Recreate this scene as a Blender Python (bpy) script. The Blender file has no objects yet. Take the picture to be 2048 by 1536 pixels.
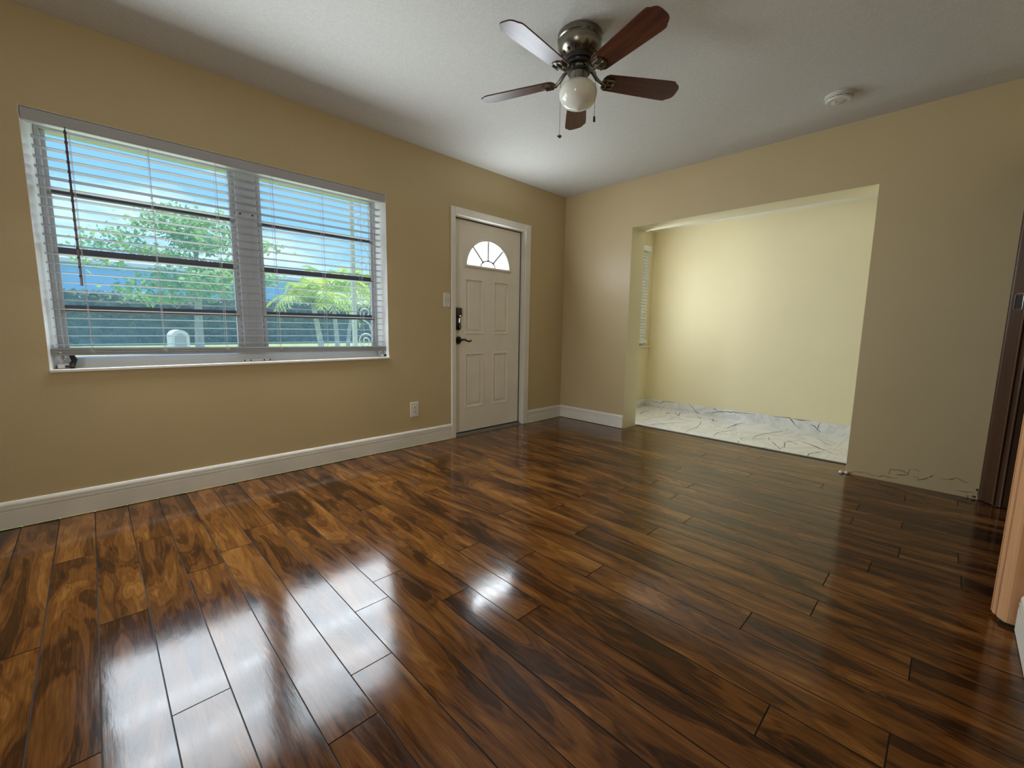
import bpy, math, random
from mathutils import Vector, Matrix
random.seed(11)
S = bpy.context.scene
COL = S.collection
PI = math.pi

# ------------------------------------------------------------------ camera, sky, sun, lights, exposure
cd = bpy.data.cameras.new('camera'); cam = bpy.data.objects.new('camera', cd); COL.objects.link(cam)
cd.sensor_fit = 'HORIZONTAL'; cd.sensor_width = 36.0; cd.lens = 36.0*858.51/2048.0; cd.clip_start = 0.02; cd.clip_end = 300
YAW, PIT, ROL = map(math.radians, (44.3595, 7.3532, 0.8409))
fw = Vector((math.sin(YAW)*math.cos(PIT), math.cos(YAW)*math.cos(PIT), -math.sin(PIT)))
rt = Vector((math.cos(YAW), -math.sin(YAW), 0)); up = rt.cross(fw)
r2 = math.cos(ROL)*rt + math.sin(ROL)*up; u2 = -math.sin(ROL)*rt + math.cos(ROL)*up
m = Matrix((r2, u2, -fw)).transposed().to_4x4(); m.translation = (-3.9298, -3.1972, 1.0276)
cam.matrix_world = m
S.camera = cam
S.view_settings.view_transform = 'Standard'; S.view_settings.look = 'None'
S.view_settings.exposure = 0.0; S.view_settings.gamma = 1.0; S.view_settings.use_curve_mapping = False

W = bpy.data.worlds.new('sky'); S.world = W; W.use_nodes = True
wt = W.node_tree; wt.nodes.clear()
def wn(t, **k):
    n = wt.nodes.new(t)
    for a, b in k.items(): setattr(n, a, b)
    return n
tc = wn('ShaderNodeTexCoord'); sp = wn('ShaderNodeSeparateXYZ'); wt.links.new(tc.outputs['Generated'], sp.inputs[0])
grad = wn('ShaderNodeValToRGB')
grad.color_ramp.elements[0].position = 0.0; grad.color_ramp.elements[0].color = (0.34, 0.62, 0.93, 1)
grad.color_ramp.elements[1].position = 0.6; grad.color_ramp.elements[1].color = (0.13, 0.38, 0.88, 1)
wt.links.new(sp.outputs[2], grad.inputs[0])
mp = wn('ShaderNodeMapping'); mp.inputs['Scale'].default_value = (1.0, 1.0, 2.6); mp.inputs['Location'].default_value = (0.35, 0.1, 0.2)
wt.links.new(tc.outputs['Generated'], mp.inputs[0])
cn = wn('ShaderNodeTexNoise'); cn.inputs['Scale'].default_value = 3.2; cn.inputs['Detail'].default_value = 6; cn.inputs['Roughness'].default_value = 0.55
wt.links.new(mp.outputs[0], cn.inputs['Vector'])
cr = wn('ShaderNodeValToRGB'); cr.color_ramp.elements[0].position = 0.44; cr.color_ramp.elements[1].position = 0.64
cr.color_ramp.elements[0].color = (0, 0, 0, 1); cr.color_ramp.elements[1].color = (1, 1, 1, 1)
wt.links.new(cn.outputs['Fac'], cr.inputs[0])
mx = wn('ShaderNodeMix', data_type='RGBA'); mx.inputs['B'].default_value = (0.95, 1.04, 1.12, 1)
wt.links.new(cr.outputs[0], mx.inputs['Factor']); wt.links.new(grad.outputs[0], mx.inputs['A'])
bg = wn('ShaderNodeBackground'); bg.inputs['Strength'].default_value = 1.55
wt.links.new(mx.outputs['Result'], bg.inputs[0])
wo = wn('ShaderNodeOutputWorld'); wt.links.new(bg.outputs[0], wo.inputs[0])

sd = bpy.data.lights.new('sun', 'SUN'); sd.energy = 7.0; sd.angle = 0.01; sd.color = (1.0, 0.95, 0.84)
sun = bpy.data.objects.new('sun', sd); COL.objects.link(sun)
sun.rotation_euler = Vector((0.25, 0.50, 1.0)).to_track_quat('Z', 'Y').to_euler()

XL_LAMP = -5.85
def daylight(name, cx, cy, cz, w, h, watts, col, tilt=0.0):
    """Daylight entering at a window opening (and the added side fill): an area lamp facing into the room (-y)."""
    l = bpy.data.lights.new(name, 'AREA'); l.shape = 'RECTANGLE'; l.size = w; l.size_y = h; l.energy = watts; l.color = col
    o = bpy.data.objects.new(name, l); COL.objects.link(o); o.location = (cx, cy, cz); o.rotation_euler = (-PI/2 + tilt, 0, 0)
    return o
DAY = (0.84, 0.93, 1.0)
for lx, lw in ((-3.62, 0.80), (-2.68, 0.78)):
    for lz in (1.08, 1.43, 1.78): daylight('daylight_window', lx, -0.075, lz, lw, 0.34, 8.7, DAY, 0.34)
daylight('daylight_pane', -3.15, 0.135, 1.43, 1.76, 1.06, 8.5, DAY)
daylight('daylight_alcove', 0.47, -0.385, 1.44, 0.32, 1.15, 19, (0.86, 0.95, 1.0))
daylight('daylight_fanlight', -1.10, -0.06, 1.725, 0.50, 0.22, 9, DAY, -0.30)
daylight('daylight_fanlight', -1.10, 0.13, 1.735, 0.52, 0.24, 2.2, DAY)
side = daylight('side_fill_lamp', XL_LAMP, -2.95, 1.30, 0.8, 1.2, 11, (0.95, 0.97, 1.0)); side.rotation_euler = (PI/2, 0, -PI/2 + math.radians(36)); side.data.spread = math.radians(95)  # added fill lamp on the unseen left wall; no window is built there

# ------------------------------------------------------------------ materials
MATS = {}
def newmat(name):
    ma = bpy.data.materials.new(name); ma.use_nodes = True; MATS[name] = ma
    nt = ma.node_tree; b = nt.nodes['Principled BSDF']
    return ma, nt, b
def nd(nt, t, **k):
    n = nt.nodes.new(t)
    for a, b in k.items(): setattr(n, a, b)
    return n
def noise(nt, scale, detail=3, rough=0.5, dist=0.0, vec=None, kind='Object', mscale=None):
    n = nd(nt, 'ShaderNodeTexNoise'); n.inputs['Scale'].default_value = scale; n.inputs['Detail'].default_value = detail
    n.inputs['Roughness'].default_value = rough; n.inputs['Distortion'].default_value = dist
    if vec is None:
        t = nd(nt, 'ShaderNodeTexCoord'); vec = t.outputs[kind]
        if mscale:
            mm = nd(nt, 'ShaderNodeMapping'); mm.inputs['Scale'].default_value = mscale; nt.links.new(vec, mm.inputs[0]); vec = mm.outputs[0]
    nt.links.new(vec, n.inputs['Vector'])
    return n
def ramp(nt, src, stops):
    r = nd(nt, 'ShaderNodeValToRGB'); e = r.color_ramp.elements
    while len(e) < len(stops): e.new(0.5)
    for i, (p, c) in enumerate(stops):
        e[i].position = p; e[i].color = (*c, 1) if len(c) == 3 else c
    nt.links.new(src, r.inputs[0]); return r
def bump(nt, b, src, strength, dist):
    bp = nd(nt, 'ShaderNodeBump'); bp.inputs['Strength'].default_value = strength; bp.inputs['Distance'].default_value = dist
    nt.links.new(src, bp.inputs['Height']); nt.links.new(bp.outputs[0], b.inputs['Normal']); return bp
def simple(name, col, rough=0.5, metal=0.0, spec=0.5, var=0.06, vscale=6.0, bstr=0.0, bscale=80.0, bdist=0.002, coat=0.0):
    ma, nt, b = newmat(name)
    b.inputs['Roughness'].default_value = rough; b.inputs['Metallic'].default_value = metal
    b.inputs['Specular IOR Level'].default_value = spec; b.inputs['Coat Weight'].default_value = coat
    n = noise(nt, vscale, 4)
    lo = tuple(max(0, c*(1-var)) for c in col); hi = tuple(min(1, c*(1+var)) for c in col)
    r = ramp(nt, n.outputs['Fac'], [(0.3, lo), (0.7, hi)]); nt.links.new(r.outputs[0], b.inputs['Base Color'])
    if bstr:
        n2 = noise(nt, bscale, 3); bump(nt, b, n2.outputs['Fac'], bstr, bdist)
    return ma

simple('wall_paint', (0.58, 0.452, 0.25), 0.42, var=0.035, vscale=1.4, bstr=0.25, bscale=160, bdist=0.0015)
simple('alcove_paint', (0.80, 0.725, 0.485), 0.5, var=0.03, vscale=1.2, bstr=0.2, bscale=140, bdist=0.0015)
simple('white_paint', (0.82, 0.775, 0.69), 0.38, var=0.05, vscale=4)
simple('door_paint', (0.88, 0.81, 0.69), 0.45, var=0.04, vscale=5, bstr=0.15, bscale=60)
simple('hall_unlit', (0.10, 0.085, 0.06), 0.6)  # dark colour stands for the unlit hall
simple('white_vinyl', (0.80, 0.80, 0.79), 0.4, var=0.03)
simple('slat_shaded', (0.47, 0.48, 0.52), 0.4, var=0.03)  # white slats greyed: their backlit shade is in the base colour
simple('valance_shaded', (0.44, 0.435, 0.445), 0.5, var=0.03)  # white valance with its shade painted in as grey
simple('rail_shaded', (0.33, 0.33, 0.33), 0.5, var=0.05)  # bottom rail of the blind, darkened in colour for being backlit
simple('reveal_white', (0.93, 0.92, 0.89), 0.5, var=0.02)
simple('aluminium_white', (0.62, 0.62, 0.63), 0.45, var=0.06, vscale=9)
simple('aluminium_shaded', (0.10, 0.10, 0.125), 0.5, var=0.1)  # window bars seen against the light, the shade put into the colour
simple('grime_dark', (0.03, 0.028, 0.025), 0.7)
simple('wand_brown', (0.10, 0.06, 0.06), 0.3)
simple('plate_white', (0.78, 0.74, 0.66), 0.35, var=0.02)
simple('slot_black', (0.02, 0.018, 0.016), 0.6)
simple('black_plastic', (0.012, 0.012, 0.013), 0.3)
simple('oil_bronze', (0.04, 0.035, 0.03), 0.28, metal=0.8)
simple('chrome', (0.55, 0.53, 0.48), 0.25, metal=1.0)
simple('threshold_metal', (0.22, 0.22, 0.23), 0.4, metal=0.6)
simple('brushed_nickel', (0.24, 0.22, 0.18), 0.27, metal=1.0, var=0.08, vscale=20)
simple('dark_metal', (0.035, 0.032, 0.028), 0.35, metal=0.5)
simple('opal_glass', (0.74, 0.72, 0.63), 0.10, var=0.02)
simple('detector_white', (0.66, 0.64, 0.57), 0.45, var=0.03)
simple('strip_dark', (0.05, 0.04, 0.035), 0.5)
simple('stucco', (0.72, 0.74, 0.78), 0.8)
simple('stucco_shaded', (0.30, 0.56, 0.92), 0.8)  # pale wall tinted with the blue of its sky-lit shade
simple('white_iron', (0.82, 0.83, 0.85), 0.5)
simple('mailbox_grey', (0.42, 0.44, 0.46), 0.5)
simple('bark_pale', (0.46, 0.42, 0.38), 0.8, var=0.25, vscale=8)
simple('roof_dark', (0.25, 0.22, 0.2), 0.8)
simple('lawn_green', (0.30, 0.36, 0.10), 0.9, var=0.25, vscale=3)
simple('soffit_white', (0.82, 0.81, 0.78), 0.6)
def leafmat(name, a, b_):
    ma, nt, b = newmat(name); b.inputs['Roughness'].default_value = 0.55
    n = noise(nt, 2.3, 3); r = ramp(nt, n.outputs['Fac'], [(0.32, a), (0.68, b_)])
    nt.links.new(r.outputs[0], b.inputs['Base Color'])
    tr = nd(nt, 'ShaderNodeBsdfTranslucent'); nt.links.new(r.outputs[0], tr.inputs[0])
    ms = nd(nt, 'ShaderNodeMixShader'); ms.inputs[0].default_value = 0.35
    nt.links.new(b.outputs[0], ms.inputs[1]); nt.links.new(tr.outputs[0], ms.inputs[2])
    nt.links.new(ms.outputs[0], nt.nodes['Material Output'].inputs['Surface'])
leafmat('tree_leaf', (0.14, 0.34, 0.16), (0.55, 0.72, 0.22))
leafmat('hedge_leaf', (0.10, 0.14, 0.11), (0.27, 0.29, 0.17))
leafmat('palm_leaf', (0.26, 0.48, 0.08), (0.85, 0.86, 0.16))

def ceiling_mat():
    ma, nt, b = newmat('ceiling_texture'); b.inputs['Roughness'].default_value = 0.75
    n = noise(nt, 85, 4, 0.6, 0.5)
    r = ramp(nt, n.outputs['Fac'], [(0.35, (0.63, 0.62, 0.57)), (0.65, (0.70, 0.69, 0.64))])
    nt.links.new(r.outputs[0], b.inputs['Base Color'])
    r2_ = ramp(nt, n.outputs['Fac'], [(0.42, (0, 0, 0)), (0.60, (1, 1, 1))])
    bump(nt, b, r2_.outputs[0], 0.22, 0.004)
ceiling_mat()

def glass_mat():
    ma, nt, b = newmat('window_glass'); nt.nodes.remove(b)
    t = nd(nt, 'ShaderNodeBsdfTransparent'); t.inputs[0].default_value = (0.93, 0.98, 1.0, 1)
    d = nd(nt, 'ShaderNodeBsdfTranslucent'); d.inputs[0].default_value = (0.40, 0.66, 1.0, 1)  # bluish veil painting haze and glare over the view outside
    n = noise(nt, 3, 3); r = ramp(nt, n.outputs['Fac'], [(0.3, (0.10,)*3), (0.7, (0.15,)*3)])
    ms = nd(nt, 'ShaderNodeMixShader'); nt.links.new(r.outputs[0], ms.inputs[0])
    nt.links.new(t.outputs[0], ms.inputs[1]); nt.links.new(d.outputs[0], ms.inputs[2])
    g = nd(nt, 'ShaderNodeBsdfGlossy'); g.inputs['Roughness'].default_value = 0.03
    ly = nd(nt, 'ShaderNodeLayerWeight'); ly.inputs[0].default_value = 0.25
    ma2 = nd(nt, 'ShaderNodeMath', operation='MULTIPLY'); ma2.inputs[1].default_value = 0.35; nt.links.new(ly.outputs['Fresnel'], ma2.inputs[0])
    m2 = nd(nt, 'ShaderNodeMixShader'); nt.links.new(ma2.outputs[0], m2.inputs[0])
    nt.links.new(ms.outputs[0], m2.inputs[1]); nt.links.new(g.outputs[0], m2.inputs[2])
    nt.links.new(m2.outputs[0], nt.nodes['Material Output'].inputs['Surface'])
glass_mat()
def frosted():
    ma, nt, b = newmat('frosted_glass'); nt.nodes.remove(b)
    d = nd(nt, 'ShaderNodeBsdfTranslucent'); n = noise(nt, 12, 2)
    r = ramp(nt, n.outputs['Fac'], [(0.3, (0.94, 0.96, 0.97)), (0.7, (0.97, 0.98, 0.99))]); nt.links.new(r.outputs[0], d.inputs[0])
    g = nd(nt, 'ShaderNodeBsdfGlossy'); g.inputs['Roughness'].default_value = 0.1
    ms = nd(nt, 'ShaderNodeMixShader'); ms.inputs[0].default_value = 0.05
    nt.links.new(d.outputs[0], ms.inputs[1]); nt.links.new(g.outputs[0], ms.inputs[2])
    nt.links.new(ms.outputs[0], nt.nodes['Material Output'].inputs['Surface'])
frosted()

def wood_floor():
    ma, nt, b = newmat('acacia_planks'); L = nt.links.new
    at = nd(nt, 'ShaderNodeAttribute', attribute_name='pid')
    tcn = nd(nt, 'ShaderNodeTexCoord')
    off = nd(nt, 'ShaderNodeCombineXYZ')
    m1 = nd(nt, 'ShaderNodeMath', operation='MULTIPLY'); m1.inputs[1].default_value = 37.0; L(at.outputs['Fac'], m1.inputs[0])
    m2 = nd(nt, 'ShaderNodeMath', operation='MULTIPLY'); m2.inputs[1].default_value = 91.0; L(at.outputs['Fac'], m2.inputs[0])
    L(m1.outputs[0], off.inputs[0]); L(m2.outputs[0], off.inputs[1]); L(m1.outputs[0], off.inputs[2])
    ad = nd(nt, 'ShaderNodeVectorMath', operation='ADD'); L(tcn.outputs['Object'], ad.inputs[0]); L(off.outputs[0], ad.inputs[1])
    def mapped(sc):
        mm = nd(nt, 'ShaderNodeMapping'); mm.inputs['Scale'].default_value = sc; L(ad.outputs[0], mm.inputs[0]); return mm.outputs[0]
    big = noise(nt, 1.0, 2.5, 0.45, 1.5, vec=mapped((8.0, 1.35, 1.0)))        # heartwood / sapwood drift
    med = noise(nt, 1.0, 4, 0.6, 0.7, vec=mapped((26.0, 3.2, 1.0)))
    fine = noise(nt, 1.0, 3, 0.7, 0.2, vec=mapped((210.0, 9.0, 1.0)))
    rg = nd(nt, 'ShaderNodeMath', operation='MULTIPLY'); rg.inputs[1].default_value = 17.0; L(big.outputs['Fac'], rg.inputs[0])
    sn = nd(nt, 'ShaderNodeMath', operation='SINE'); 
    rg2 = nd(nt, 'ShaderNodeMath', operation='MULTIPLY_ADD'); rg2.inputs[1].default_value = 5.0; L(med.outputs['Fac'], rg2.inputs[0])
    rg3 = nd(nt, 'ShaderNodeMath', operation='MULTIPLY'); rg3.inputs[1].default_value = 3.6; L(rg.outputs[0], rg3.inputs[0]); L(rg3.outputs[0], rg2.inputs[2])
    L(rg2.outputs[0], sn.inputs[0])
    # knots
    vo = nd(nt, 'ShaderNodeTexVoronoi'); vo.inputs['Scale'].default_value = 1.0; vo.inputs['Randomness'].default_value = 1.0; L(mapped((5.2, 1.9, 1.0)), vo.inputs['Vector'])
    kn = ramp(nt, vo.outputs['Distance'], [(0.0, (1, 1, 1)), (0.05, (.62, .62, .62)), (0.20, (0.0, 0.0, 0.0))])
    # value = 0.62*big + 0.22*med + per-plank shift
    def mul(src, k):
        q = nd(nt, 'ShaderNodeMath', operation='MULTIPLY'); q.inputs[1].default_value = k; L(src, q.inputs[0]); return q.outputs[0]
    def add(a, c):
        q = nd(nt, 'ShaderNodeMath', operation='ADD'); L(a, q.inputs[0])
        if isinstance(c, (int, float)): q.inputs[1].default_value = c
        else: L(c, q.inputs[1])
        return q.outputs[0]
    v = add(mul(big.outputs['Fac'], 1.35), mul(med.outputs['Fac'], 0.45))
    v = add(v, mul(fine.outputs['Fac'], 0.50)); v = add(v, mul(sn.outputs[0], 0.065)); v = add(v, mul(at.outputs['Fac'], 0.16))
    v = add(v, mul(kn.outputs[0], -0.36)); v = add(v, -0.79)
    c = ramp(nt, v, [(0.12, (0.024, 0.0080, 0.0022)), (0.30, (0.050, 0.0160, 0.0036)), (0.41, (0.104, 0.0345, 0.0070)), (0.58, (0.157, 0.0565, 0.0112)), (0.85, (0.28, 0.117, 0.025))])
    L(c.outputs[0], b.inputs['Base Color'])
    rr = ramp(nt, med.outputs['Fac'], [(0.3, (0.095,)*3), (0.7, (0.15,)*3)]); L(rr.outputs[0], b.inputs['Roughness'])
    b.inputs['Specular IOR Level'].default_value = 0.40
    hb = noise(nt, 1.0, 3, 0.5, 0.4, vec=mapped((14.0, 6.0, 1.0)))
    hs = add(mul(hb.outputs['Fac'], 1.0), mul(fine.outputs['Fac'], 0.12))
    bump(nt, b, hs, 0.10, 0.004)
wood_floor()
simple('plank_gap', (0.012, 0.006, 0.004), 0.6)

def brown_wood(name, dark, light, rough=0.35, sc=(30, 30, 1.5)):
    ma, nt, b = newmat(name); b.inputs['Roughness'].default_value = rough
    n = noise(nt, 1.0, 4, 0.55, 0.8, mscale=sc)
    r = ramp(nt, n.outputs['Fac'], [(0.3, dark), (0.7, light)]); nt.links.new(r.outputs[0], b.inputs['Base Color'])
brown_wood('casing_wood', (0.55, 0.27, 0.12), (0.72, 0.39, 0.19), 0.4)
brown_wood('casing_shaded_wood', (0.055, 0.024, 0.010), (0.095, 0.042, 0.018), 0.35)  # same wood as the near casing, with shade painted into it
brown_wood('bead_wood', (0.16, 0.085, 0.045), (0.24, 0.13, 0.07), 0.35)
brown_wood('blade_mahogany', (0.042, 0.012, 0.006), (0.105, 0.031, 0.013), 0.33, (3.5, 60, 60))

def marble():
    ma, nt, b = newmat('marble_tile'); b.inputs['Roughness'].default_value = 0.16
    n = noise(nt, 2.2, 5, 0.6, 1.4)
    r = ramp(nt, n.outputs['Fac'], [(0.42, (0.80, 0.80, 0.78)), (0.5, (0.66, 0.67, 0.68)), (0.53, (0.80, 0.80, 0.78))])
    nt.links.new(r.outputs[0], b.inputs['Base Color'])
marble()
simple('vein_black', (0.035, 0.033, 0.03), 0.25)
simple('grout', (0.55, 0.55, 0.53), 0.7)
M = MATS

# ------------------------------------------------------------------ mesh helpers
class MB:
    def __init__(s): s.v = []; s.f = []; s.m = []; s.attr = None
    def quad(s, pts, mi=0):
        i = len(s.v); s.v += [tuple(p) for p in pts]; s.f.append(tuple(range(i, i+len(pts)))); s.m.append(mi); return s
    def box(s, x0, x1, y0, y1, z0, z1, mi=0):
        i = len(s.v)
        s.v += [(x0,y0,z0),(x1,y0,z0),(x1,y1,z0),(x0,y1,z0),(x0,y0,z1),(x1,y0,z1),(x1,y1,z1),(x0,y1,z1)]
        for f in ((0,3,2,1),(4,5,6,7),(0,1,5,4),(1,2,6,5),(2,3,7,6),(3,0,4,7)):
            s.f.append(tuple(i+k for k in f)); s.m.append(mi)
        return s
    def bbox(s, x0, x1, y0, y1, z0, z1, r=0.003, mi=0):
        """box with chamfered edges along its longest outline (all 12 edges cut)"""
        i = len(s.v); P = []
        for a, (fx, fy, fz) in enumerate([(sx, sy, sz) for sz in (0, 1) for sy in (0, 1) for sx in (0, 1)]):
            X = (x0, x1)[fx]; Y = (y0, y1)[fy]; Z = (z0, z1)[fz]
            dx = r*(1-2*fx); dy = r*(1-2*fy); dz = r*(1-2*fz)
            P.append(((X, Y+dy, Z+dz), (X+dx, Y, Z+dz), (X+dx, Y+dy, Z)))
        for p in P: s.v += list(p)
        def id(c, k): return i + c*3 + k
        fs = [(id(0,0),id(4,0),id(6,0),id(2,0)), (id(1,0),id(3,0),id(7,0),id(5,0)), (id(0,1),id(1,1),id(5,1),id(4,1)), (id(2,1),id(6,1),id(7,1),id(3,1)),
              (id(0,2),id(2,2),id(3,2),id(1,2)), (id(4,2),id(5,2),id(7,2),id(6,2))]
        for c in range(8): fs.append((id(c,0), id(c,1), id(c,2)))
        def e(a, b, k1, k2): fs.append((id(a,k1), id(b,k1), id(b,k2), id(a,k2)))
        for a, b in ((0,1),(2,3),(4,5),(6,7)): e(a, b, 1, 2)
        for a, b in ((0,2),(1,3),(4,6),(5,7)): e(a, b, 0, 2)
        for a, b in ((0,4),(1,5),(2,6),(3,7)): e(a, b, 0, 1)
        for f in fs: s.f.append(f); s.m.append(mi)
        return s
    def tube(s, path, r, n=8, mi=0, caps=True):
        path = [Vector(p) for p in path]; rs = r if isinstance(r, (list, tuple)) else [r]*len(path)
        i0 = len(s.v); prev = None
        for k, p in enumerate(path):
            t = (path[min(k+1, len(path)-1)] - path[max(k-1, 0)]).normalized()
            if prev is None:
                a = t.orthogonal().normalized()
            else:
                a = (prev - t*prev.dot(t)); a = a.normalized() if a.length > 1e-6 else t.orthogonal().normalized()
            prev = a; b = t.cross(a)
            for j in range(n):
                an = 2*PI*j/n; s.v.append(tuple(p + rs[k]*(math.cos(an)*a + math.sin(an)*b)))
        for k in range(len(path)-1):
            for j in range(n):
                q = (j+1) % n
                s.f.append((i0+k*n+j, i0+k*n+q, i0+(k+1)*n+q, i0+(k+1)*n+j)); s.m.append(mi)
        if caps:
            s.f.append(tuple(i0+j for j in reversed(range(n)))); s.m.append(mi)
            e = i0+(len(path)-1)*n; s.f.append(tuple(e+j for j in range(n))); s.m.append(mi)
        return s
    def lathe(s, prof, c, n=40, mi=0, axis='z'):
        i0 = len(s.v)
        for (r, h) in prof:
            for j in range(n):
                a = 2*PI*j/n
                if axis == 'z': s.v.append((c[0]+r*math.cos(a), c[1]+r*math.sin(a), c[2]+h))
                elif axis == 'y': s.v.append((c[0]+r*math.cos(a), c[1]+h, c[2]+r*math.sin(a)))
                else: s.v.append((c[0]+h, c[1]+r*math.cos(a), c[2]+r*math.sin(a)))
        for k in range(len(prof)-1):
            for j in range(n):
                q = (j+1) % n; s.f.append((i0+k*n+j, i0+k*n+q, i0+(k+1)*n+q, i0+(k+1)*n+j)); s.m.append(mi)
        s.f.append(tuple(i0+j for j in range(n))); s.m.append(mi)
        e = i0+(len(prof)-1)*n; s.f.append(tuple(e+j for j in range(n))); s.m.append(mi)
        return s
    def prism(s, poly, a, b, axis='z', mi=0):
        """poly extruded from a to b along axis; poly gives the other two coordinates in x,y,z order"""
        def P(u, w, h): return {'z': (u, w, h), 'y': (u, h, w), 'x': (h, u, w)}[axis]
        n = len(poly); i = len(s.v)
        s.v += [P(u, w, a) for u, w in poly] + [P(u, w, b) for u, w in poly]
        for k in range(n):
            q = (k+1) % n; s.f.append((i+k, i+q, i+n+q, i+n+k)); s.m.append(mi)
        s.f.append(tuple(i+k for k in reversed(range(n)))); s.m.append(mi); s.f.append(tuple(i+n+k for k in range(n))); s.m.append(mi)
        return s
def wloc(o):
    p = Vector((0, 0, 0))
    while o is not None: p += o.location; o = o.parent
    return p
def build(name, mb, mats, parent=None, smooth=None, props=None, attr=None):
    off = wloc(parent) if parent else Vector((0, 0, 0))
    me = bpy.data.meshes.new(name)
    me.from_pydata([(v[0]-off.x, v[1]-off.y, v[2]-off.z) for v in mb.v], [], mb.f)
    for ma in (mats if isinstance(mats, (list, tuple)) else [mats]): me.materials.append(M[ma])
    me.polygons.foreach_set('material_index', mb.m)
    if attr:
        at = me.attributes.new(attr[0], 'FLOAT', 'FACE'); at.data.foreach_set('value', attr[1])
    me.update()
    import bmesh
    bm = bmesh.new(); bm.from_mesh(me); bmesh.ops.recalc_face_normals(bm, faces=bm.faces); bm.to_mesh(me); bm.free()
    if smooth is not None:
        me.polygons.foreach_set('use_smooth', [True]*len(me.polygons)); me.set_sharp_from_angle(angle=math.radians(smooth))
    o = bpy.data.objects.new(name, me); COL.objects.link(o)
    if parent: o.parent = parent
    for k, v in (props or {}).items(): o[k] = v
    return o
def thing(name, label, cat, loc, group=None):
    o = bpy.data.objects.new(name, None); COL.objects.link(o); o.location = loc; o['label'] = label; o['category'] = cat
    o.empty_display_size = 0.05
    if group: o['group'] = group
    return o
def struct(name, loc=(0, 0, 0)):
    o = bpy.data.objects.new(name, None); COL.objects.link(o); o.location = loc; o['kind'] = 'structure'; return o
ST = {'kind': 'structure'}
def holed(mb, u0, u1, z0, z1, holes, put):
    """wall rectangle u0..u1 x z0..z1 minus rectangular holes, put(ua, ub, za, zb) adds each block"""
    us = sorted({u0, u1, *[h[0] for h in holes], *[h[1] for h in holes]}); zs = sorted({z0, z1, *[h[2] for h in holes], *[h[3] for h in holes]})
    for a, b in zip(us, us[1:]):
        run = None
        for c, d in zip(zs, zs[1:]):
            um, zm = (a+b)/2, (c+d)/2
            if any(h[0] < um < h[1] and h[2] < zm < h[3] for h in holes):
                if run: put(a, b, *run); run = None
            else: run = (run[0], d) if run else (c, d)
        if run: put(a, b, *run)

H = 2.49
XL = -5.9          # left wall
YB = -3.463        # back wall face
# ------------------------------------------------------------------ floor: planks 133 mm wide, 1.25 m long
RJ = {-1:-1.861, 0:-1.256, 1:-1.857, 2:-1.075, 3:-2.218, 4:-2.049, 5:-1.78, 6:-1.651, 7:-1.942, 8:-2.215, 9:-1.692, 10:-1.934, 11:-2.219, 12:-2.777, 13:-1.955, 14:-2.931,
      15:-2.208, 16:-2.922, 17:-2.275, 18:-1.786, 19:-2.07, 20:-3.116, 21:-2.062, 22:-1.651, 23:-1.85, 24:-2.897, 25:-2.264, 26:-1.422, 27:-1.83, 28:-2.062, 29:-2.175, -2:-1.264}
fm = MB(); pid = []
PW = 0.1332; X0 = -3.990; G = 0.0009
for k in range(-15, 33):
    xa, xb = X0 + k*PW, X0 + (k+1)*PW
    xa, xb = max(xa, XL), min(xb, 0.25)
    if xb - xa < 0.01: continue
    j = RJ.get(k, -random.uniform(0, 1.25)); ys = sorted({-5.2, 0.0, *[j + 1.25*q for q in range(-4, 5) if -5.2 < j + 1.25*q < 0.0]})
    for ya, yb in zip(ys, ys[1:]):
        i = len(fm.v); r = random.random(); dz = random.uniform(-0.0003, 0.0)
        fm.v += [(xa+G*2, ya+G*2, dz), (xb-G*2, ya+G*2, dz), (xb-G*2, yb-G*2, dz), (xa+G*2, yb-G*2, dz),
                 (xa+G, ya+G, -0.003), (xb-G, ya+G, -0.003), (xb-G, yb-G, -0.003), (xa+G, yb-G, -0.003)]
        for f in ((0,1,2,3), (0,4,5,1), (1,5,6,2), (2,6,7,3), (3,7,4,0)):
            fm.f.append(tuple(i+q for q in f)); fm.m.append(0 if f == (0,1,2,3) else 1); pid.append(r)
nf = len(fm.f); fm.box(XL, 0.25, -5.2, 0.0, -0.06, -0.0025, 1); pid += [0.0]*(len(fm.f)-nf)
def build_floor():
    me = bpy.data.meshes.new('floor'); me.from_pydata(fm.v, [], fm.f)
    me.materials.append(M['acacia_planks']); me.materials.append(M['plank_gap'])
    me.polygons.foreach_set('material_index', fm.m)
    at = me.attributes.new('pid', 'FLOAT', 'FACE'); at.data.foreach_set('value', pid); me.update()
    o = bpy.data.objects.new('floor', me); COL.objects.link(o); o['kind'] = 'structure'
build_floor()
# ------------------------------------------------------------------ shell
build('ceiling', MB().box(XL-0.15, 0.25, -5.3, 0.2, H, H+0.12), 'ceiling_texture', props=ST)
mb = MB(); holed(mb, XL-0.15, 0.25, 0, H, [(-4.094, -2.207, 0.770, 2.045), (-1.560, -0.632, 0.0, 2.035)], lambda a, b, c, d: mb.box(a, b, 0.0, 0.2, c, d))
build('wall_front', mb, 'wall_paint', props=ST)
mb = MB(); holed(mb, -5.3, 0.0, 0, H, [(-2.732, -0.853, 0.0, 2.043)], lambda a, b, c, d: mb.box(0.0, 0.25, a, b, c, d))
wr = build('wall_right', mb, 'wall_paint', props=ST)
mb = MB(); holed(mb, XL, 0.0, 0, H, [(-1.600, -0.070, 0.0, 2.04)], lambda a, b, c, d: mb.box(a, b, YB-0.13, YB, c, d))
build('wall_back', mb, 'wall_paint', props=ST)
build('wall_left', MB().box(XL-0.15, XL, -5.3, 0.0, 0, H), 'wall_paint', props=ST)
mb = MB(); mb.box(XL, 0.0, -5.3, -5.2, 0, H); build('wall_hall', mb, 'hall_unlit', props=ST)
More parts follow.
